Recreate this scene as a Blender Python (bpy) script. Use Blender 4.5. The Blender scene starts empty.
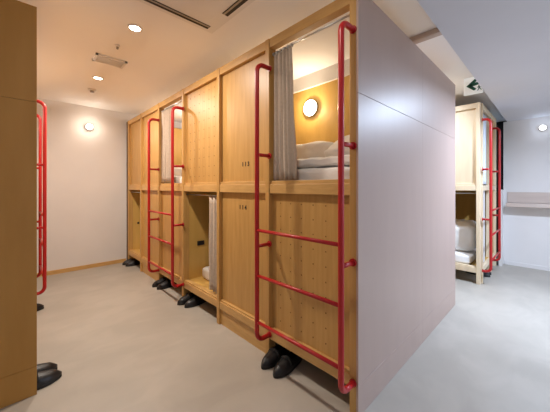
import bpy, bmesh, math, random
from mathutils import Vector, Matrix, noise
random.seed(7)
S = 1.2                      # all layout numbers below are in units of the eye height, 1.2 m
C = bpy.context.scene.collection
scene = bpy.context.scene
PI = math.pi

# ------------------------------------------------------------------ camera, world, lights, exposure
cam_d = bpy.data.cameras.new('camera'); cam = bpy.data.objects.new('camera', cam_d); C.objects.link(cam)
cam_d.sensor_width = 36; cam_d.lens = 36 * 270 / 550; cam_d.shift_y = -19 / 550; cam_d.clip_start = 0.02
cam.location = (0, 0, S); cam.rotation_euler = (PI / 2, 0, -math.radians(43.92))
scene.camera = cam

world = bpy.data.worlds.new('world'); scene.world = world; world.use_nodes = True
world.node_tree.nodes['Background'].inputs[0].default_value = (0.62, 0.78, 1.0, 1)
world.node_tree.nodes['Background'].inputs[1].default_value = 1.2

def light(name, typ, loc, energy, color, rot=(0, 0, 0), size=None, size_y=None, spot=None, blend=0.6, parent=None, spread=None):
    d = bpy.data.lights.new(name, typ); d.energy = energy; d.color = color
    if typ == 'AREA':
        d.shape = 'DISK' if size_y is None else 'RECTANGLE'
        d.size = size
        if size_y: d.size_y = size_y
        if spread: d.spread = spread
    elif size is not None: d.shadow_soft_size = size
    if spot: d.spot_size = spot; d.spot_blend = blend
    o = bpy.data.objects.new(name, d); C.objects.link(o); o.location = loc; o.rotation_euler = rot
    if parent: o.parent = parent; o.matrix_parent_inverse = Matrix.Identity(4)
    return o

WARM = (1.0, 0.89, 0.77)
COOL = (0.64, 0.78, 1.0)
DOWN_W = 23
light('daylight_window', 'AREA', (2.5 * S, -2.57 * S, 1.08 * S), 32, (0.78, 0.87, 1.0), (PI / 2, 0, 0), 2.0 * S, 1.2 * S)
scene.view_settings.view_transform = 'Standard'
scene.view_settings.look = 'None'
scene.view_settings.gamma = 1
scene.view_settings.use_curve_mapping = False
scene.view_settings.exposure = 0.05

# ------------------------------------------------------------------ materials
def mat(name, col, rough=0.5, metal=0.0, spec=0.5, emit=None, estr=0.0, coat=0.0):
    m = bpy.data.materials.new(name); m.use_nodes = True
    b = m.node_tree.nodes['Principled BSDF']
    b.inputs['Base Color'].default_value = (*col, 1); b.inputs['Roughness'].default_value = rough
    b.inputs['Metallic'].default_value = metal; b.inputs['Specular IOR Level'].default_value = spec
    b.inputs['Coat Weight'].default_value = coat; b.inputs['Coat Roughness'].default_value = 0.25
    if emit: b.inputs['Emission Color'].default_value = (*emit, 1); b.inputs['Emission Strength'].default_value = estr
    return m

def noisy(name, c1, c2, scale, rough=0.5, stretch=(1, 1, 1), detail=5, bump=0.0, spec=0.5, rough2=None, coat=0.0, lo=0.3, hi=0.7, bscale=None):
    m = mat(name, c1, rough, spec=spec, coat=coat); nt = m.node_tree; b = nt.nodes['Principled BSDF']
    tc = nt.nodes.new('ShaderNodeTexCoord'); mp = nt.nodes.new('ShaderNodeMapping'); mp.inputs['Scale'].default_value = stretch
    n = nt.nodes.new('ShaderNodeTexNoise'); n.inputs['Scale'].default_value = scale; n.inputs['Detail'].default_value = detail
    r = nt.nodes.new('ShaderNodeValToRGB'); r.color_ramp.elements[0].position = lo; r.color_ramp.elements[1].position = hi
    r.color_ramp.elements[0].color = (*c1, 1); r.color_ramp.elements[1].color = (*c2, 1)
    nt.links.new(tc.outputs['Object'], mp.inputs[0]); nt.links.new(mp.outputs[0], n.inputs['Vector'])
    nt.links.new(n.outputs['Fac'], r.inputs[0]); nt.links.new(r.outputs[0], b.inputs['Base Color'])
    if rough2 is not None:
        q = nt.nodes.new('ShaderNodeMapRange'); q.inputs['To Min'].default_value = rough; q.inputs['To Max'].default_value = rough2
        nt.links.new(n.outputs['Fac'], q.inputs[0]); nt.links.new(q.outputs[0], b.inputs['Roughness'])
    if bump:
        n2 = n
        if bscale:
            n2 = nt.nodes.new('ShaderNodeTexNoise'); n2.inputs['Scale'].default_value = bscale; n2.inputs['Detail'].default_value = 4
            nt.links.new(tc.outputs['Object'], n2.inputs['Vector'])
        bp = nt.nodes.new('ShaderNodeBump'); bp.inputs['Strength'].default_value = bump; bp.inputs['Distance'].default_value = 0.02
        nt.links.new(n2.outputs['Fac'], bp.inputs['Height']); nt.links.new(bp.outputs[0], b.inputs['Normal'])
    return m

M = {}
WC1, WC2 = (0.47, 0.26, 0.075), (0.56, 0.325, 0.105)
M['wood'] = noisy('plywood_vertical_grain', WC1, WC2, 9, 0.42, (4, 4, 0.35), bump=0.04)
M['wood_h'] = noisy('plywood_horizontal_grain', (0.52, 0.30, 0.10), (0.61, 0.37, 0.135), 9, 0.42, (0.8, 0.8, 6), bump=0.04)
M['wood_in'] = noisy('plywood_lining', (0.57, 0.345, 0.085), (0.66, 0.41, 0.115), 6, 0.5, (2, 2, 0.4))
M['end'] = noisy('cool_lit_end_panel', (0.42, 0.30, 0.255), (0.445, 0.32, 0.27), 5, 0.42, (2, 2, 0.3), spec=0.8, coat=0.0)  # cool light on amber wood, put into the base colour
M['end_amber'] = noisy('amber_end_panel', (0.40, 0.195, 0.04), (0.46, 0.235, 0.055), 5, 0.5, (2, 2, 0.3), spec=0.4)
M['shelf'] = noisy('greyed_pale_wood_shelf', (0.52, 0.42, 0.37), (0.58, 0.48, 0.42), 5, 0.5, (3, .4, 3))
M['pale_wood'] = noisy('pale_plywood', (0.70, 0.56, 0.38), (0.78, 0.64, 0.45), 6, 0.45, (3, 3, 0.4))
M['seam'] = mat('panel_seam', (0.05, 0.035, 0.025), 0.8)
M['hole'] = mat('drilled_hole', (0.22, 0.115, 0.035), 0.9)
M['black'] = mat('black_plastic', (0.012, 0.011, 0.011), 0.5)
M['leather'] = noisy('black_leather', (0.008, 0.008, 0.010), (0.016, 0.016, 0.018), 30, 0.38)
M['rubber'] = mat('black_rubber', (0.012, 0.012, 0.012), 0.8)
M['red'] = mat('red_gloss_paint', (0.42, 0.012, 0.014), 0.32, spec=0.4, coat=0.1)
M['curtain'] = noisy('taupe_curtain_cloth', (0.46, 0.375, 0.30), (0.54, 0.445, 0.36), 60, 0.85, bump=0.1)
M['curtain_blue'] = noisy('pale_curtain_cloth', (0.62, 0.66, 0.76), (0.72, 0.75, 0.83), 60, 0.85)
M['sheet'] = noisy('white_bed_linen', (0.80, 0.78, 0.76), (0.86, 0.85, 0.83), 12, 0.8, bump=0.25, bscale=14)
M['wall'] = noisy('white_painted_plaster', (0.72, 0.69, 0.675), (0.75, 0.72, 0.705), 3, 0.75, bump=0.03, bscale=60)
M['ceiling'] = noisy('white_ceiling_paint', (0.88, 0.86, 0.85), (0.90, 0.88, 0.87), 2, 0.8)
M['soffit'] = noisy('shade_grey_soffit', (0.66, 0.66, 0.70), (0.69, 0.69, 0.73), 2, 0.7)  # weaker light on the lowered ceiling put into its grey tone
M['dark'] = mat('unlit_space_dark', (0.016, 0.013, 0.015), 0.7)  # darkness of the unlit space put into the surface colour
M['brown'] = noisy('gap_shade_brown', (0.06, 0.035, 0.018), (0.09, 0.05, 0.025), 8, 0.7)  # shade of the gap by the far wall, put into the colour
M['white'] = mat('white_plastic', (0.78, 0.76, 0.74), 0.4)
M['slot'] = mat('shadow_slot', (0.03, 0.026, 0.024), 0.8)
M['grey'] = mat('grey_metal', (0.35, 0.34, 0.33), 0.4, metal=0.6)
M['chrome'] = mat('brushed_steel', (0.6, 0.6, 0.6), 0.3, metal=1.0)
M['lamp'] = mat('lit_lamp_diffuser', (0.9, 0.88, 0.85), 0.5, emit=(1.0, 0.90, 0.76), estr=6)
M['lamp_cool'] = mat('lit_cool_lamp_diffuser', (0.9, 0.9, 0.9), 0.5, emit=(0.95, 0.97, 1.0), estr=1.6)
M['sign'] = mat('backlit_sign_face', (0.8, 0.82, 0.82), 0.4, emit=(0.9, 0.96, 0.97), estr=0.2)
M['green'] = mat('sign_green', (0.008, 0.10, 0.065), 0.5)
M['glass'] = mat('window_glass', (1, 1, 1), 0.0); M['glass'].node_tree.nodes['Principled BSDF'].inputs['Transmission Weight'].default_value = 1.0
M['glass'].node_tree.nodes['Principled BSDF'].inputs['IOR'].default_value = 1.01

def floor_mat():
    m = noisy('worn_beige_concrete', (0.375, 0.34, 0.295), (0.45, 0.412, 0.362), 1.6, 0.34, detail=8, rough2=0.5, lo=0.3, hi=0.75)
    nt = m.node_tree; b = nt.nodes['Principled BSDF']; base = b.inputs['Base Color'].links[0].from_socket
    tc = nt.nodes['Texture Coordinate']
    mp = nt.nodes.new('ShaderNodeMapping'); mp.inputs['Scale'].default_value = (1.0, 1.6, 1); mp.inputs['Rotation'].default_value = (0, 0, 0.5)
    n = nt.nodes.new('ShaderNodeTexNoise'); n.inputs['Scale'].default_value = 2.6; n.inputs['Detail'].default_value = 6; n.inputs['Distortion'].default_value = 0.8
    r = nt.nodes.new('ShaderNodeValToRGB'); r.color_ramp.elements[0].position = 0.42; r.color_ramp.elements[1].position = 0.62
    r.color_ramp.elements[0].color = (0.94, 0.94, 0.94, 1); r.color_ramp.elements[1].color = (1.03, 1.03, 1.03, 1)
    mx = nt.nodes.new('ShaderNodeMix'); mx.data_type = 'RGBA'; mx.blend_type = 'MULTIPLY'; mx.inputs[0].default_value = 1
    nt.links.new(tc.outputs['Object'], mp.inputs[0]); nt.links.new(mp.outputs[0], n.inputs['Vector']); nt.links.new(n.outputs['Fac'], r.inputs[0])
    nt.links.new(base, mx.inputs[6]); nt.links.new(r.outputs[0], mx.inputs[7]); nt.links.new(mx.outputs[2], b.inputs['Base Color'])
    return m
M['floor'] = floor_mat()

# ------------------------------------------------------------------ mesh helpers
class MB:
    """collects shapes in world metres; build() links them as one mesh object"""
    def __init__(self): self.bm = bmesh.new()
    def box_pts(self, pts, mi=0):
        v = [self.bm.verts.new(p) for p in pts]
        for f in ((0, 1, 3, 2), (4, 6, 7, 5), (0, 4, 5, 1), (2, 3, 7, 6), (0, 2, 6, 4), (1, 5, 7, 3)):
            self.bm.faces.new([v[i] for i in f]).material_index = mi
        return self
    def box(self, a, b, P=None, mi=0):
        P = P or (lambda x, y, z: (x * S, y * S, z * S))
        return self.box_pts([P(x, y, z) for x in (a[0], b[0]) for y in (a[1], b[1]) for z in (a[2], b[2])], mi)
    def tube(self, pts, r, n=12, mi=0, caps=True):
        pts = [Vector(p) for p in pts]; rings = []
        t0 = (pts[1] - pts[0]).normalized(); up = Vector((0, 0, 1)) if abs(t0.z) < 0.9 else Vector((1, 0, 0))
        nrm = t0.cross(up).normalized()
        for i, p in enumerate(pts):
            if i == 0: t = pts[1] - pts[0]
            elif i == len(pts) - 1: t = pts[-1] - pts[-2]
            else: t = (pts[i + 1] - p).normalized() + (p - pts[i - 1]).normalized()
            t.normalize(); nrm = (nrm - t * nrm.dot(t)).normalized(); bi = t.cross(nrm)
            rr = r[i] if isinstance(r, (list, tuple)) else r
            rings.append([self.bm.verts.new(p + (nrm * math.cos(a) + bi * math.sin(a)) * rr) for a in [2 * PI * k / n for k in range(n)]])
        for a, b in zip(rings, rings[1:]):
            for k in range(n):
                f = self.bm.faces.new((a[k], a[(k + 1) % n], b[(k + 1) % n], b[k])); f.smooth = True; f.material_index = mi
        if caps:
            for ring in (rings[0], rings[-1]):
                self.bm.faces.new(ring).material_index = mi
        return self
    def lathe(self, prof, origin, axis, n=32, mi=0):
        """prof: (distance along axis, radius)"""
        o = Vector(origin); ax = Vector(axis).normalized()
        u = ax.orthogonal().normalized(); w = ax.cross(u); rings = []
        for d, r in prof:
            rings.append([self.bm.verts.new(o + ax * d + (u * math.cos(t) + w * math.sin(t)) * max(r, 1e-4)) for t in [2 * PI * k / n for k in range(n)]])
        for a, b in zip(rings, rings[1:]):
            for k in range(n):
                f = self.bm.faces.new((a[k], a[(k + 1) % n], b[(k + 1) % n], b[k])); f.smooth = True; f.material_index = mi
        self.bm.faces.new(rings[0]).material_index = mi; self.bm.faces.new(rings[-1]).material_index = mi
        return self
    def prism(self, outline, thick, mi=0):
        """outline: list of 3-D points (planar), thick: extrusion vector"""
        t = Vector(thick); a = [self.bm.verts.new(p) for p in outline]; b = [self.bm.verts.new(Vector(p) + t) for p in outline]
        self.bm.faces.new(a).material_index = mi; self.bm.faces.new(b).material_index = mi
        n = len(a)
        for k in range(n): self.bm.faces.new((a[k], a[(k + 1) % n], b[(k + 1) % n], b[k])).material_index = mi
        return self
    def build(self, name, mats, parent=None, bevel=0.0, smooth_angle=None):
        if not isinstance(mats, (list, tuple)): mats = [mats]
        bmesh.ops.recalc_face_normals(self.bm, faces=self.bm.faces[:])
        bb = [v.co for v in self.bm.verts]
        if parent is None:
            org = Vector(((min(p.x for p in bb) + max(p.x for p in bb)) / 2, (min(p.y for p in bb) + max(p.y for p in bb)) / 2, min(p.z for p in bb)))
        else:
            org = Vector(parent['_origin'])
        for v in self.bm.verts: v.co -= org
        me = bpy.data.meshes.new(name); self.bm.to_mesh(me); self.bm.free()
        for m in mats: me.materials.append(m)
        o = bpy.data.objects.new(name, me); C.objects.link(o)
        o['_origin'] = tuple(org)
        if parent: o.parent = parent
        else: o.location = org
        if bevel:
            md = o.modifiers.new('bevel', 'BEVEL'); md.width = bevel; md.segments = 2; md.limit_method = 'ANGLE'; md.angle_limit = math.radians(40)
        return o

def tag(o, label, cat, group=None):
    o['label'] = label; o['category'] = cat
    if group: o['group'] = group
    return o
def thing(name, label, cat, loc, group=None):
    o = bpy.data.objects.new(name, None); C.objects.link(o); o.location = loc; o.empty_display_size = 0.1
    o['_origin'] = tuple(loc)
    return tag(o, label, cat, group)
def struct(name, mb, m, bevel=0.0):
    o = mb.build(name, m, None, bevel); o['kind'] = 'structure'; return o
def copy_tree(o, loc=None, rotz=None, label=None, group=None, parent=None):
    c = o.copy(); C.objects.link(c)
    if parent: c.parent = parent
    for ch in list(o.children): copy_tree(ch, parent=c)
    if loc is not None: c.location = loc
    if rotz is not None: c.rotation_euler = (0, 0, rotz)
    if label: c['label'] = label
    if group: c['group'] = group
    return c
W3 = lambda x, y, z: Vector((x * S, y * S, z * S))

# ------------------------------------------------------------------ layout numbers (eye-height units)
XF = 1.068; XL = 0.076                # fronts of the right and left banks
YE = 0.601                            # outer face of the near end panel
POST = [0.617, 1.176, 1.712, 2.290, 2.853, 3.402, 3.885]
LPOST = [1.765, 2.305, 2.862, 3.410, 3.93]
H = 1.868; CE = 1.99; SZ = 1.845; SY = 0.435
YW = 3.99; XR = 4.585; XW = -1.0; YS = -2.6
MIDX = 1.886

# ------------------------------------------------------------------ the room
struct('floor', MB().box((XW - .1, YS - .1, -.08), (5.4, YW + .1, 0)), M['floor'])
struct('ceiling', MB().box((XW - .1, SY, CE), (5.4, YW + .1, CE + .08)), M['ceiling'])
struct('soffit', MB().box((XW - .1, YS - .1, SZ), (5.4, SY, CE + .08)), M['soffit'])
struct('wall_back', MB().box((XW - .1, YW, 0), (5.4, YW + .1, CE)), M['wall'])
struct('wall_left', MB().box((XW - .1, YS, 0), (XW, YW, CE)), M['wall'])
struct('wall_right', MB().box((XR, YS, 0), (XR + .1, 0.47, SZ)), M['wall'])
WX0, WX1, WZ0, WZ1 = 1.5, 3.5, 0.4, 1.75
b = MB()
for a, c in (((XW, YS - .1, 0), (WX0, YS, SZ)), ((WX1, YS - .1, 0), (5.4, YS, SZ)), ((WX0, YS - .1, 0), (WX1, YS, WZ0)), ((WX0, YS - .1, WZ1), (WX1, YS, SZ))):
    b.box(a, c)
struct('wall_front', b, M['wall'])
b = MB()
for a, c in (((WX0, YS - .08, WZ0), (WX1, YS - .03, WZ0 + .04)), ((WX0, YS - .08, WZ1 - .04), (WX1, YS - .03, WZ1)), ((WX0, YS - .08, WZ0), (WX0 + .04, YS - .03, WZ1)),
             ((WX1 - .04, YS - .08, WZ0), (WX1, YS - .03, WZ1)), ((2.48, YS - .08, WZ0), (2.52, YS - .03, WZ1))):
    b.box(a, c)
struct('window_1', b, M['white'])
struct('window_pane', MB().box((WX0, YS - .065, WZ0), (WX1, YS - .06, WZ1)), M['glass'])
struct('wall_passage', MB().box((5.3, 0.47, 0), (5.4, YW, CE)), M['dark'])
struct('alcove_shade_panel', MB().box((4.42, 0.80, 0), (5.3, 0.84, CE)), M['dark'])  # dark sheet standing for the unlit space beside the pale bunk
struct('wall_low', MB().box((4.42, 0.47, 0), (XR + .1, 0.50, 0.965)), M['wall'])
struct('baseboard_back', MB().box((XW, YW - .012, 0), (XF, YW, 0.045)), M['wood_h'])
struct('baseboard_right', MB().box((XR - .012, YS, 0), (XR, 0.45, 0.045)), M['wall'])
struct('gap_shade_strip', MB().box((XF + .01, POST[-1] + .02, 0), (XF + .05, YW, H)), M['brown'])  # dark strip in place of the shaded gap beside the last post
struct('trim_2', MB().box((MIDX - .0, SY, CE - .03), (MIDX + .055, .695, CE)), M['shelf'])
struct('trim_3', MB().box((MIDX - .03, .70, H + .002), (MIDX + .03, YW, CE)), M['wall'])

# ------------------------------------------------------------------ bunk units
PR = lambda s, t, z: W3(XF + t, s, z)                  # right bank: s = world y, t = depth
PL = lambda s, t, z: W3(XL - t, s, z)                  # left bank
PREAR = lambda s, t, z: W3(2.70 - t, s, z)             # other side of the right bank, facing the passage
PW, PD = 0.0165, 0.055                                  # post half width, post depth
REC = 0.028

def holes_into(b, P, s0, s1, z0, z1, t, r=0.004, ds=0.078, dz=0.075):
    ns = int((s1 - s0 - .08) / ds); nz = int((z1 - z0 - .1) / dz)
    so = (s0 + s1) / 2 - ns * ds / 2; zo = (z0 + z1) / 2 - nz * dz / 2
    for i in range(ns + 1):
        for k in range(nz + 1):
            ctr = (so + i * ds, zo + k * dz); pts = []
            for q in range(8):
                a = q * PI / 4; pts.append(P(ctr[0] + r * math.cos(a), t, ctr[1] + r * math.sin(a)))
            v = [b.bm.verts.new(p) for p in pts]; w = [b.bm.verts.new(P(ctr[0] + r * math.cos(q * PI / 4), t + .004, ctr[1] + r * math.sin(q * PI / 4))) for q in range(8)]
            b.bm.faces.new(v).material_index = 1
            b.bm.faces.new(w).material_index = 1
            for q in range(8): b.bm.faces.new((v[q], v[(q + 1) % 8], w[(q + 1) % 8], w[q])).material_index = 1

def arc(c, p, q, n=7):
    """points from c+p to c+q along a quarter turn"""
    c, p, q = Vector(c), Vector(p), Vector(q)
    return [c + p * math.cos(a) + q * math.sin(a) for a in [PI / 2 * k / n for k in range(n + 1)]]

def ladder(root, P, sa, sb, off=0.098, zt=1.688, zb=0.143):
    b = MB()
    lad = None
    r = 0.0128 * S; rad = 0.045
    for j, s in enumerate((sa, sb)):
        pts = [P(s, 0.0, zt)]
        cz = zt - rad
        pts += arc(P(s, -off + rad, cz), P(s, 0, rad) - P(s, 0, 0), P(s, -rad, 0) - P(s, 0, 0))
        cz = zb + rad
        pts += arc(P(s, -off + rad, cz), P(s, -rad, 0) - P(s, 0, 0), P(s, 0, -rad) - P(s, 0, 0))
        pts += [P(s, 0.0, zb)]
        rb = MB().tube(pts, r, 14)
        if lad is None:
            lad = rb.build('ladder', M['red'], root)
            lad['label'] = 'red tubular steel ladder'
        else:
            rb.build('rail', M['red'], lad)
    for z in (0.25, 0.508, 0.76):
        MB().tube([P(sa, -off, z), P(sb, -off, z)], r * 0.72, 12).build('rung', M['red'], lad)
    for s in (sa, sb):
        for z in (0.67, 1.18):
            bb = MB().tube([P(s, -off, z), P(s, -.008, z)], r * 0.8, 12)
            d = P(s, 0, z) - P(s, -1, z)
            bb.lathe([(0, r * 1.35), (.008 * S, r * 1.35)], P(s, -.008, z), d, 16)
            bb.build('bracket', M['red'], lad)
        for z in (zt, zb):
            d = P(s, 0, z) - P(s, -1, z)
            MB().lathe([(0, r * 1.3), (.007 * S, r * 1.3)], P(s, -.007, z), d, 16).build('flange', M['red'], lad)
    return lad

def bunk(label, P, posts, mods, depth, base, group, own_posts=None, mats=None, near_panel=None, dividers=(), lad=None):
    """mods: per bay (upper kind, lower kind, foot kind); kinds: open / panel / peg / door number"""
    mw, mh, mi = mats or (M['wood'], M['wood_h'], M['wood_in'])
    root = thing('bunk_bed', label, 'bunk bed', base, group)
    for s in (own_posts if own_posts is not None else posts):
        MB().box((s - PW, 0, 0), (s + PW, PD, H), P).build('post', mw, root, 0.003)
    for (s0, s1), (up, lo, foot) in zip(zip(posts, posts[1:]), mods):
        a, c = min(s0, s1) + PW, max(s0, s1) - PW
        MB().box((a, .004, 1.815), (c, .05, H), P).build('top_beam', mh, root, 0.003)
        MB().box((a, .004, 0.962), (c, .05, 1.017), P).build('middle_beam', mh, root, 0.003)
        MB().box((a, .004, 0.112), (c, .05, 0.166), P).build('bottom_rail', mh, root, 0.003)
        MB().box((a, .012, 1.017), (c, .05, 1.036), P).build('sill', mh, root, 0.002)
        MB().box((a, .012, 0.166), (c, .05, 0.178), P).build('sill', mh, root, 0.002)
        for kind, z0, z1 in ((up, 1.036, 1.815), (lo, 0.178, 0.962)):
            if kind == 'open':
                zz = z1 - .028
                MB().tube([P(a, .034, zz), P(c, .034, zz)], .005 * S, 10).build('curtain_rod', M['chrome'], root)
                continue
            b = MB().box((a, REC, z0), (c, REC + .015, z1), P)
            if kind == 'peg': holes_into(b, P, a, c, z0, z1, REC - .001)
            o = b.build('locker_panel' if kind[:4] == 'door' else ('pegboard_panel' if kind == 'peg' else 'front_panel'), [mw, M['hole']], root)
            if kind[:4] == 'door':
                number(o, kind[5:], P, (1.417, 1.150) if z0 > 1 else (1.447, 0.863))
        if foot:
            MB().box((a, .016, 0), (c, .03, 0.112), P).build('kick_panel', mh, root)
    lo_s, hi_s = min(posts) + (.0125 if own_posts is not None else 0), max(posts)
    MB().box((lo_s, depth - .014, 0.11), (hi_s, depth, H), P).build('back_panel', mi, root)
    MB().box((lo_s, .05, 0.975), (hi_s, depth - .014, 1.0), P).build('upper_bed_base', mi, root)
    MB().box((lo_s, .05, 0.145), (hi_s, depth - .014, 0.17), P).build('lower_bed_base', mi, root)
    for s in dividers:
        MB().box((s - .012, PD, 0.0), (s + .012, depth - .014, H), P).build('divider_panel', mi, root)
    if near_panel:
        s, mm, ds = near_panel                                   # boards with open joints between them
        b = MB(); hd = depth - .0003
        for z0, z1 in ((0, .135), (.1365, 1.4085), (1.410, H)):
            b.box((s + ds, 0.0, z0), (s, hd, z1), P)
        b.box((s + ds * .7, 0.002, 0.001), (s + ds * .1, hd - .002, H - .002), P, 1)
        b.build('end_panel', [mm, M['seam']], root, 0.0008)
    if lad:
        ladder(root, P, *lad)
    return root

def number(panel, txt, P, pos):
    org = Vector(panel['_origin']); R = Matrix(((0, 0, -1), (-1, 0, 0), (0, 1, 0)))
    for k, ch in enumerate(txt):
        cu = bpy.data.curves.new('digit', 'FONT'); cu.body = ch; cu.size = 0.040 * S; cu.extrude = 0.0008; cu.align_x = 'CENTER'; cu.align_y = 'CENTER'
        cu.offset = 0.0012
        tmp = bpy.data.objects.new('tmp', cu); C.objects.link(tmp)
        bpy.context.view_layer.update()
        me = bpy.data.meshes.new_from_object(tmp.evaluated_get(bpy.context.evaluated_depsgraph_get()))
        bpy.data.objects.remove(tmp)
        c = P(pos[0] - (k - 1) * .030, REC - .001, pos[1])
        for v in me.vertices: v.co = R @ v.co + c - org
        me.name = 'digit'; me.materials.clear(); me.materials.append(M['black'])
        o = bpy.data.objects.new('digit', me); C.objects.link(o); o.parent = panel
        o['label'] = 'black printed digit'

DEP = MIDX - XF
G_B = 'wooden bunk bed units in the dormitory'
bunkA = bunk('nearest wooden bunk unit with red ladder and numbered middle panels, beside the cool-lit end wall', PR, POST[:4],
     [('open', 'peg', False), ('door 113', 'door 114', True), ('peg', 'open', False)], DEP, W3(XF, 1.45, 0), G_B,
     near_panel=(YE - .0005, M['end'], -.010), dividers=(POST[3],), lad=(0.614, 1.152))
bunkB = bunk('second wooden bunk unit down the aisle, against the far white wall', PR, POST[3:],
     [('open', 'panel', False), ('panel', 'panel', True), ('panel', 'open', False)], DEP, W3(XF, 3.1, 0), G_B,
     own_posts=POST[4:], dividers=(POST[-1],), lad=(2.27, 2.835))
bunkR = bunk('wooden bunk unit behind the nearest one, its cool-lit end panel joined on the right', PREAR, POST[:4],
     [('panel', 'panel', True), ('panel', 'panel', True), ('panel', 'panel', True)], 2.70 - MIDX, W3(2.70, 1.45, 0), G_B,
     near_panel=(YE - .0005, M['end'], -.010), dividers=(POST[3],))
bunkL = bunk('wooden bunk unit at left edge, its amber end panel facing us', PL, LPOST,
     [('panel', 'open', False), ('panel', 'panel', True), ('open', 'panel', False), ('panel', 'panel', True)], 0.80, W3(XL, 2.8, 0), G_B,
     near_panel=(LPOST[0] - PW - .0005, M['end_amber'], -.013), dividers=(LPOST[-1],), lad=(2.885, 3.42))

# the bunk across the passage: entered at its end, long side towards us
XC, YC, XC2, XCM = 3.42, 0.52, 4.40, 4.05
def bunk_c():
    PA = lambda s, t, z: W3(XC + t, s, z)          # long side, facing the passage
    PB = lambda s, t, z: W3(s, YC + t, z)          # end face with the ladder
    ps = [YC + .03, 1.09, 1.64, 2.2]
    root = bunk('pale wooden bunk across the passage, with ladder and pale curtain at its end', PA, ps,
        [('panel', 'open', False), ('panel', 'panel', True), ('panel', 'panel', True)], XC2 - XC, W3(XC, 1.3, 0), G_B,
        mats=(M['pale_wood'], M['pale_wood'], M['wood_in']), dividers=(2.2,))
    for s in (XC + .073, XCM, XC2 - PW):
        MB().box((s - PW, 0, 0), (s + PW, PD, H), PB).build('post', M['pale_wood'], root, 0.003)
    for a, c in ((XCM + PW, XC2 - 2 * PW), (XC + .0895, XCM - PW)):
        for z0, z1, nm in ((1.815, H, 'top_beam'), (0.962, 1.017, 'middle_beam'), (0.112, 0.166, 'bottom_rail')):
            MB().box((a, .004, z0), (c, .05, z1), PB).build(nm, M['pale_wood'], root, 0.003)
    for z0, z1 in ((.166, .962), (1.017, 1.815)):
        MB().box((XCM + PW, .025, z0), (XC2 - 2 * PW, .04, z1), PB).build('front_panel', M['wood'], root)
    for z in (1.80,):
        MB().tube([PB(a, .025, z), PB(c, .025, z)], .005 * S, 10).build('curtain_rod', M['chrome'], root)
    MB().box((a, .03, .166), (a + .30, .045, .962), PB).build('front_panel', M['wall'], root)
    ladder(root, PB, 3.445, XCM, off=0.07)
    return root
bunkC = bunk_c()

# outlet on the divider of the lower bed, and a small black hook hole on the far one
def outlet(root, P, s, t, z, w=.035, h=.02):
    b = MB().box((s - .004, t - w, z - h), (s + .002, t + w, z + h), P)
    b.build('power_outlet', M['black'], root, 0.002)
outlet(bunkA, PR, POST[3] - .014, 0.17, 0.483)
outlet(bunkB, PR, POST[6] - .014, 0.12, 0.52, .012, .012)

# ------------------------------------------------------------------ curtains
def curtain(label, P, s0, s1, t, z0, z1, m, folds, group='curtains of the bunk beds', amp=.016, flare=1.0):
    base = P((s0 + s1) / 2, t, z0)
    root = thing('curtain', label, 'curtain', base, group)
    b = MB(); nu, nv = folds * 10, 14; grid = []
    for j in range(nv + 1):
        v = j / nv; row = []
        for i in range(nu + 1):
            u = i / nu
            ph = 2 * PI * folds * u
            am = amp * (0.75 + 0.35 * (1 - v)) * (0.8 + 0.4 * noise.noise(Vector((u * 5, v * 2, s0 * 7))))
            wd = 1 + (flare - 1) * (1 - v)
            s = s0 + (s1 - s0) * (0.0 + u * wd) + .006 * noise.noise(Vector((u * 6, v * 3, 3 + s0)))
            row.append(b.bm.verts.new(P(s, t + am * math.sin(ph) + .3 * am * math.sin(2.3 * ph + v), z0 + (z1 - z0) * v)))
        grid.append(row)
    for j in range(nv):
        for i in range(nu):
            b.bm.faces.new((grid[j][i], grid[j][i + 1], grid[j + 1][i + 1], grid[j + 1][i])).smooth = True
    o = b.build('cloth', m, root); md = o.modifiers.new('thickness', 'SOLIDIFY'); md.thickness = 0.003; md.offset = 0
    for k in range(folds + 1):
        q = s0 + (s1 - s0) * k / folds
        MB().lathe([(-.003 * S, .010 * S), (.003 * S, .010 * S)], P(q, t, z1 + .006), P(1, 0, 0) - P(0, 0, 0), 12).build('curtain_ring', M['chrome'], root)
    return root
curtain('grey taupe curtain drawn aside in the nearest upper bunk opening', PR, 1.155, 1.010, 0.034, 1.040, 1.778, M['curtain'], 5, flare=1.28)
curtain('short grey curtain gathered in the lower bunk opening beside panel 114', PR, 1.731, 1.88, 0.034, 0.20, 0.925, M['curtain'], 3, amp=.012)
curtain('taupe curtain between the red ladder rails of the far bunk unit', PR, 2.575, 2.83, 0.034, 1.045, 1.778, M['curtain'], 6)
PBc = lambda s, t, z: W3(s, YC + t, z)
curtain('pale blue curtain on the end of the bunk across the passage', PBc, 3.51, 3.80, 0.025, 1.03, 1.785, M['curtain_blue'], 6, amp=.012)

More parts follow.
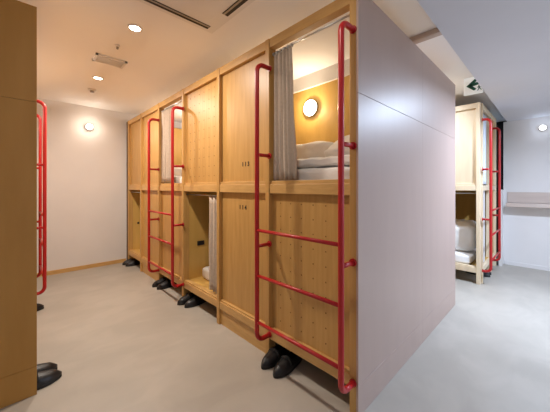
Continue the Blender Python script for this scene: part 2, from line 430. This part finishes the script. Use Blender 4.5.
# ------------------------------------------------------------------ bedding
def soft_box(name, size, m, label, cat, group, puff=.3, n=14, rough=.01, seed=0):
    """rounded, slightly lumpy block; origin at the middle of its underside"""
    b = MB(); bm = b.bm
    bmesh.ops.create_cube(bm, size=2); bmesh.ops.subdivide_edges(bm, edges=bm.edges[:], cuts=n, use_grid_fill=True)
    for v in bm.verts:
        c = v.co.copy(); q = Vector()
        for i in range(3): q[i] = c[i]
        rad = puff
        inner = Vector([max(-1 + rad, min(1 - rad, q[i])) if i < 2 else max(-.45, min(.45, q[i])) for i in range(3)])
        d = q - inner
        dd = Vector((d.x / rad, d.y / rad, d.z / .55))
        if dd.length > 1e-6:
            k = max(abs(dd.x), abs(dd.y), abs(dd.z)) / dd.length
            d = Vector((d.x * k, d.y * k, d.z * k))
        q = inner + d
        p = Vector((q.x * size[0] / 2, q.y * size[1] / 2, (q.z + 1) * size[2] / 2))
        nn = noise.noise(p * 5 + Vector((seed, 0, 0))) * rough * 1.6 + noise.noise(p * 14 + Vector((0, seed, 0))) * rough
        if p.z > size[2] * .15: p.z += nn; p += Vector((nn, nn, 0)) * .5
        v.co = p
    for f in bm.faces: f.smooth = True
    bmesh.ops.recalc_face_normals(bm, faces=bm.faces[:])
    me = bpy.data.meshes.new(name); bm.to_mesh(me); bm.free(); me.materials.append(m)
    o = bpy.data.objects.new(name, me); C.objects.link(o)
    return tag(o, label, cat, group)
G_M, G_D, G_P = 'mattresses in the bunks', 'white duvets in the bunks', 'white pillows in the bunks'
mat0 = soft_box('mattress', (0.60 * S, 1.56 * S, 0.105 * S), M['sheet'], 'white mattress of the nearest upper bunk, under the lit round lamp', 'mattress', G_M, .07, 14, .003, 1)
mat0.location = W3(1.46, 1.44, 1.001)
m1 = copy_tree(mat0, W3(1.52, 1.46, 0.171), None, 'white mattress end on the lower bunk beside the short grey curtain')
m2 = copy_tree(mat0, W3(1.46, 3.086, 1.001), None, 'white mattress upstairs in the far bunk unit, behind its red ladder')
m3 = copy_tree(mat0, W3(1.52, 3.086, 0.171), None, 'white mattress in the lowest far bunk opening near the white wall')
m4 = copy_tree(mat0, W3(3.75, 1.40, 0.171), None, 'white mattress in the lower bunk across the passage')
duv = soft_box('duvet', (0.56 * S, 0.92 * S, 0.055 * S), M['sheet'], 'white duvet spread on the nearest upper bunk bed', 'duvet', G_D, .2, 22, .012, 4)
duv.location = W3(1.46, 1.10, 1.109)
fold = soft_box('folded_duvet', (0.26 * S, 0.70 * S, 0.17 * S), M['sheet'], 'folded white quilt along the back of the nearest upper bunk bed', 'duvet', G_D, .35, 18, .016, 9)
fold.location = W3(1.70, 1.44, 1.163)
m4.scale = (.95, 1, 1)
d4 = copy_tree(fold, W3(3.80, .95, 0.277), None, 'thick heaped white duvet on the lower bunk across the passage'); d4.scale = (1.9, 1, 1.9)
pil = soft_box('pillow', (0.32 * S, 0.42 * S, 0.11 * S), M['sheet'], 'white pillow at the near end of the nearest upper bunk bed', 'pillow', G_P, .5, 14, .01, 12)
pil.location = W3(1.60, 0.855, 1.21); pil.rotation_euler = (0, -0.5, 0)
p2 = copy_tree(pil, W3(1.50, 3.55, 1.109), PI / 2, 'white pillow in the far upper bunk, seen through the red ladder')
p2.rotation_euler = (0, 0, PI / 2); p2.scale = (1, 1, 1.5)
p3 = copy_tree(pil, W3(1.46, 3.55, 0.279), PI / 2, 'white pillow in the lowest far bunk near the white wall')
p3.rotation_euler = (0, 0, PI / 2)

# ------------------------------------------------------------------ shoes
def make_shoe():
    """black slip-on shoe, toe towards -X, origin under its middle"""
    root = thing('shoe', '', 'shoe', (0, 0, 0), None)
    L = 0.285
    def outline(u):       # u 0 heel .. 1 toe: half width
        return 0.052 * (max(0, 1 - abs(2 * u - 1) ** 3.2)) ** 0.5 * (0.74 + 0.26 * math.exp(-((u - .70) / .25) ** 2))
    b = MB(); n = 22
    left, right = [], []
    for k in range(n + 1):
        u = k / n; x = L / 2 - L * u; w = max(.006, outline(u)) * .98
        left.append((x, w + .004 * math.sin(PI * u), 0)); right.append((x, -w, 0))
    b.prism([Vector(p) for p in left + right[::-1]], (0, 0, .016)); b.build('sole', M['rubber'], root, .003)
    b = MB(); rings = []; m = 16
    for k in range(n + 1):
        u = k / n; x = L / 2 - L * u; w = max(.004, outline(u)) * .95
        hgt = 0.074 - 0.008 * u if u < .42 else 0.071 - 0.034 * ((u - .42) / .58) ** 1.1
        hgt *= (min(1, (u + .03) / .07)) ** .4 * (min(1, (1.03 - u) / .16)) ** .5
        ring = []
        for q in range(m + 1):
            a = PI * q / m
            cy, sz = math.cos(a), math.sin(a) ** .75
            z = .014 + hgt * sz
            if u < .50:                                   # foot opening: sink the middle of the top
                e = min(1, u / .1) * min(1, (.50 - u) / .12)
                z -= e * max(0, sz - .80) / .2 * .05
            ring.append(b.bm.verts.new((x, w * cy * (1 - .12 * sz * (1 if u < .5 else .4)), z)))
        rings.append(ring)
    for r0, r1 in zip(rings, rings[1:]):
        for q in range(m):
            b.bm.faces.new((r0[q], r0[q + 1], r1[q + 1], r1[q])).smooth = True
    b.bm.faces.new(rings[0]); b.bm.faces.new(rings[-1])
    b.build('upper', M['leather'], root)
    b = MB()                                              # strap across the instep
    pts = []
    for q in range(9):
        a = PI * (q / 8 * .8 + .1)
        pts.append((L / 2 - L * .58, .049 * math.cos(a), .016 + .062 * math.sin(a) ** .75))
    b.tube(pts, .006, 8); b.build('strap', M['rubber'], root)
    return root
sh0 = make_shoe(); used = False
def shoe(toe, ang, label, group):
    """toe: floor point of the toe; ang: heading of the toe in world degrees"""
    global used
    a = math.radians(ang); L = .285 / 2
    loc = W3(toe[0], toe[1], 0) - Vector((math.cos(a), math.sin(a), 0)) * L
    if not used: o = sh0; used = True; o.location = loc; o.rotation_euler = (0, 0, a - PI); o['label'] = label; o['group'] = group
    else: o = copy_tree(sh0, loc, a - PI, label, group)
    return o
G_S = 'black shoes standing at the foot of the bunks'
shoe((0.975, 1.115), 186, 'left black shoe of the nearest pair, under the nearest red ladder', G_S)
shoe((0.975, 1.020), 184, 'right black shoe of the nearest pair, under the nearest red ladder', G_S)
shoe((0.990, 2.215), 186, 'left black shoe of the pair below the lower bunk with the short grey curtain', G_S)
shoe((1.010, 2.125), 182, 'right black shoe of the pair below the lower bunk with the short grey curtain', G_S)
shoe((0.985, 2.785), 188, 'left black shoe of the pair beneath the far red ladder', G_S)
shoe((0.995, 2.690), 183, 'right black shoe of the pair beneath the far red ladder', G_S)
shoe((0.990, 3.840), 186, 'black shoe touching the corner by the far white wall', G_S)
shoe((1.000, 3.745), 182, 'black shoe second from the far white wall, under the last bunk bay', G_S)
shoe((0.178, 1.812), 2, 'nearer black shoe of the pair poking out under the amber end panel bunk', G_S)
shoe((0.168, 1.900), 2, 'farther black shoe of the pair poking out under the amber end panel bunk', G_S)
shoe((0.172, 2.925), 2, 'black shoe below the red ladder at the left edge', G_S)
shoe((3.790, 0.500), 262, 'left black shoe under the bunk across the passage', G_S)
shoe((3.900, 0.505), 272, 'right black shoe under the bunk across the passage', G_S)

# ------------------------------------------------------------------ lamps
def wall_lamp(label, pos, nrm, r, depth, energy, color, diff, group='round wall lamps'):
    p = W3(*pos); root = thing('wall_lamp', label, 'lamp', p, group)
    MB().lathe([(0, r * .92), (depth * .35, r * .98), (depth * .4, r * .9)], p, nrm, 36).build('lamp_base', M['black'] if r > .08 else M['grey'], root)
    MB().lathe([(depth * .36, r * .90), (depth * .5, r * .97), (depth * .8, r * .95), (depth * .95, r * .8), (depth, r * .4), (depth * 1.01, 0)], p, nrm, 36).build('diffuser', diff, root)
    lp = Vector(nrm).normalized() * (depth + .035)
    light('lamp_light', 'POINT', lp, energy, color, size=.03, parent=root)
    return root
wall_lamp('lit round wall lamp above the white bedding in the nearest upper bunk', (DEP + XF - .014, 1.480, 1.688), (-1, 0, 0), .086, .045, 8, (1.0, .82, .58), M['lamp'])
wall_lamp('lit round lamp on the far white wall at the aisle end', (0.655, YW, 1.735), (0, -1, 0), .044, .085, 2.2, (1, .86, .7), M['lamp'])
wall_lamp('small white round lamp on the right wall above the counter', (XR, 0.105, 1.712), (-1, 0, 0), .042, .05, .5, COOL, M['lamp_cool'])
wall_lamp('added unseen lamp inside the bunk behind the nearest one, hidden by the cool-lit end panel', (MIDX + .001, 1.30, 1.66), (1, 0, 0), .086, .045, 15, (.78, .86, 1.0), M['lamp'])  # hidden lamp put in to lift the ceiling strip above the end panel
wall_lamp('lit round wall lamp in the far upper bunk, behind the taupe curtain', (DEP + XF - .014, 3.30, 1.70), (-1, 0, 0), .086, .045, 12, WARM, M['lamp'])
wall_lamp('added unseen lamp inside the left edge bunk, hidden by its amber end panel', (XL - .786, 2.95, 1.70), (1, 0, 0), .086, .045, 18, WARM, M['lamp'])  # hidden lamp put in to brighten the aisle ceiling

def downlight(label, x, y, z, energy, color, diff):
    p = W3(x, y, z); root = thing('downlight', label, 'ceiling light', p, 'recessed ceiling downlights')
    MB().lathe([(0, .052), (.006, .050), (.006, .040), (.001, .039)], p, (0, 0, -1), 32).build('trim_ring', M['white'], root)
    MB().lathe([(.0012, .0), (.0035, .038), (.004, 0)], p, (0, 0, -1), 32).build('diffuser', diff, root)
    light('downlight_light', 'AREA', (0, 0, -.012), energy, color, size=.08, parent=root, spread=math.radians(170))
    return root
M['down'] = mat('lit_downlight', (1, 1, 1), 0.5, emit=(1.0, .88, .70), estr=14)
downlight('bright round ceiling downlight between vent and air conditioner', .538, 1.815, CE, DOWN_W, WARM, M['down'])
downlight('farther round ceiling downlight, beyond the square vent', .543, 2.881, CE, DOWN_W, WARM, M['down'])
downlight('added unseen ceiling downlight overhead near the camera', .50, .62, CE, DOWN_W * .2, WARM, M['down'])  # assumed lamp out of view, kept weak as warm fill
downlight('round ceiling downlight in the passage behind the nearest bunk', 3.06, 1.0, CE, 19, (0.72, .83, 1.0), M['down'])

downlight('added unseen cool light in the lower ceiling before the counter', 2.85, -.20, SZ, 76, COOL, M['lamp_cool'])  # added out of view to brighten the end panel and nearby floor
downlight('added unseen cool light in the lower ceiling, farther from the counter', 2.75, -1.35, SZ, 14, COOL, M['lamp_cool'])  # second added lamp outside the view, cool fill for the right-hand area
# ------------------------------------------------------------------ ceiling fittings
def air_con():
    x1, y1, sz = .906, 1.52, .67; x0, y0 = x1 - sz, y1 - sz; z = CE
    root = thing('air_conditioner', 'square white ceiling cassette air conditioner with dark outlet slots', 'air conditioner', W3((x0 + x1) / 2, (y0 + y1) / 2, z))
    MB().box((x0, y0, z - .014), (x1, y1, z)).build('frame', M['white'], root, .004)
    MB().box((x0 + .085, y0 + .085, z - .024), (x1 - .085, y1 - .085, z - .0145)).build('grille', M['white'], root, .004)
    for a, c in (((x0 + .05, y1 - .068), (x1 - .05, y1 - .030)), ((x0 + .05, y0 + .030), (x1 - .05, y0 + .068)), ((x0 + .030, y0 + .1), (x0 + .068, y1 - .22)), ((x1 - .068, y0 + .1), (x1 - .030, y1 - .22))):
        b = MB().box((a[0], a[1], z - .0155), (c[0], c[1], z - .0142)); o = b.build('outlet_slot', M['slot'], root)
        MB().box((a[0] + .004, a[1] + .004 if c[0] - a[0] > .1 else a[1] + .004, z - .019), ((c[0] - .004, a[1] + .015, z - .016) if c[0] - a[0] > .1 else (a[0] + .015, c[1] - .004, z - .016))).build('flap', M['grey'], o)
air_con()
def vent():
    x0, x1, y0, y1, z = .43, .64, 2.345, 2.49, CE
    root = thing('ceiling_vent', 'square white ceiling vent between the two lit downlights', 'vent', W3((x0 + x1) / 2, (y0 + y1) / 2, z))
    b = MB(); w = .016
    for a, c in (((x0, y0), (x1, y0 + w)), ((x0, y1 - w), (x1, y1)), ((x0, y0), (x0 + w, y1)), ((x1 - w, y0), (x1, y1))):
        b.box((a[0], a[1], z - .012), (c[0], c[1], z))
    b.build('frame', M['white'], root)
    MB().box((x0 + w, y0 + w, z - .003), (x1 - w, y1 - w, z)).build('backing', M['grey'], root)
    b = MB()
    for k in range(7):
        y = y0 + w + .006 + k * .0165
        b.box((x0 + w, y, z - .008), (x1 - w, y + .008, z - .004))
    b.build('louvres', M['white'], root)
vent()
def smoke(label, name, cat, x, y, r):
    p = W3(x, y, CE); root = thing(name, label, cat, p)
    MB().lathe([(0, r), (.012, r), (.016, r * .8)], p, (0, 0, -1), 24).build('base', M['white'], root)
    MB().lathe([(.0162, r * .55), (.032, r * .5), (.036, r * .2)], p, (0, 0, -1), 24).build('sensor_head', M['grey'], root)
smoke('small round smoke detector beyond the farther downlight', 'smoke_detector', 'detector', .565, 3.27, .045)
smoke('tiny ceiling sprinkler between the bright downlight and vent', 'sprinkler', 'sprinkler', .515, 2.12, .018)

# ------------------------------------------------------------------ exit sign
def exit_sign():
    x, y0, y1, z0, z1 = 2.95, .440, .579, 1.832, 1.986
    root = thing('exit_sign', 'white hanging exit sign with dark green arrow and running figure', 'sign', W3(x, (y0 + y1) / 2, z0))
    MB().box((x, y0, z0), (x + .022, y1, z1)).build('sign_box', M['sign'], root, .003)
    MB().box((x + .007, .50, z1), (x + .014, .54, CE)).build('bracket', M['white'], root)
    w = y1 - y0
    Q = lambda u, v: W3(x - .0005, y1 - u * w, z0 + v * (z1 - z0))      # u 0 left .. 1 right as read from the aisle
    t = (-.0015, 0, 0)
    b = MB()
    b.prism([Q(.13, .50), Q(.60, .86), Q(.70, .80), Q(.70, .72), Q(.40, .50)], t)
    b.prism([Q(.13, .50), Q(.40, .50), Q(.66, .28), Q(.60, .20), Q(.52, .20)], t)
    b.prism([Q(.30, .42), Q(.30, .60), Q(.88, .66), Q(.88, .50)], t)
    b.build('arrow', M['green'], root)
    b = MB()
    b.lathe([(0, .006), (.0015, .006)], Q(.80, .42), (-1, 0, 0), 14)
    b.prism([Q(.76, .38), Q(.83, .38), Q(.85, .26), Q(.78, .26)], t)
    b.prism([Q(.70, .34), Q(.77, .38), Q(.78, .35), Q(.71, .31)], t); b.prism([Q(.83, .37), Q(.92, .30), Q(.90, .28), Q(.82, .34)], t)
    b.prism([Q(.78, .27), Q(.82, .27), Q(.76, .14), Q(.71, .14)], t); b.prism([Q(.81, .27), Q(.85, .27), Q(.95, .17), Q(.91, .15)], t)
    b.build('running_figure', M['green'], root)
exit_sign()

# ------------------------------------------------------------------ counter on the right wall
def counter():
    root = thing('wall_shelf', 'narrow pale wooden counter shelf along the right wall', 'shelf', W3(XR, -.5, .75))
    MB().box((XR - .17, -1.5, .755), (XR - .001, .43, .80)).build('shelf_board', M['shelf'], root, .004)
    MB().box((XR - .016, -1.5, .802), (XR - .001, .43, .935)).build('backboard', M['shelf'], root, .002)
counter()

for o in bpy.data.objects:
    if '_origin' in o: del o['_origin']
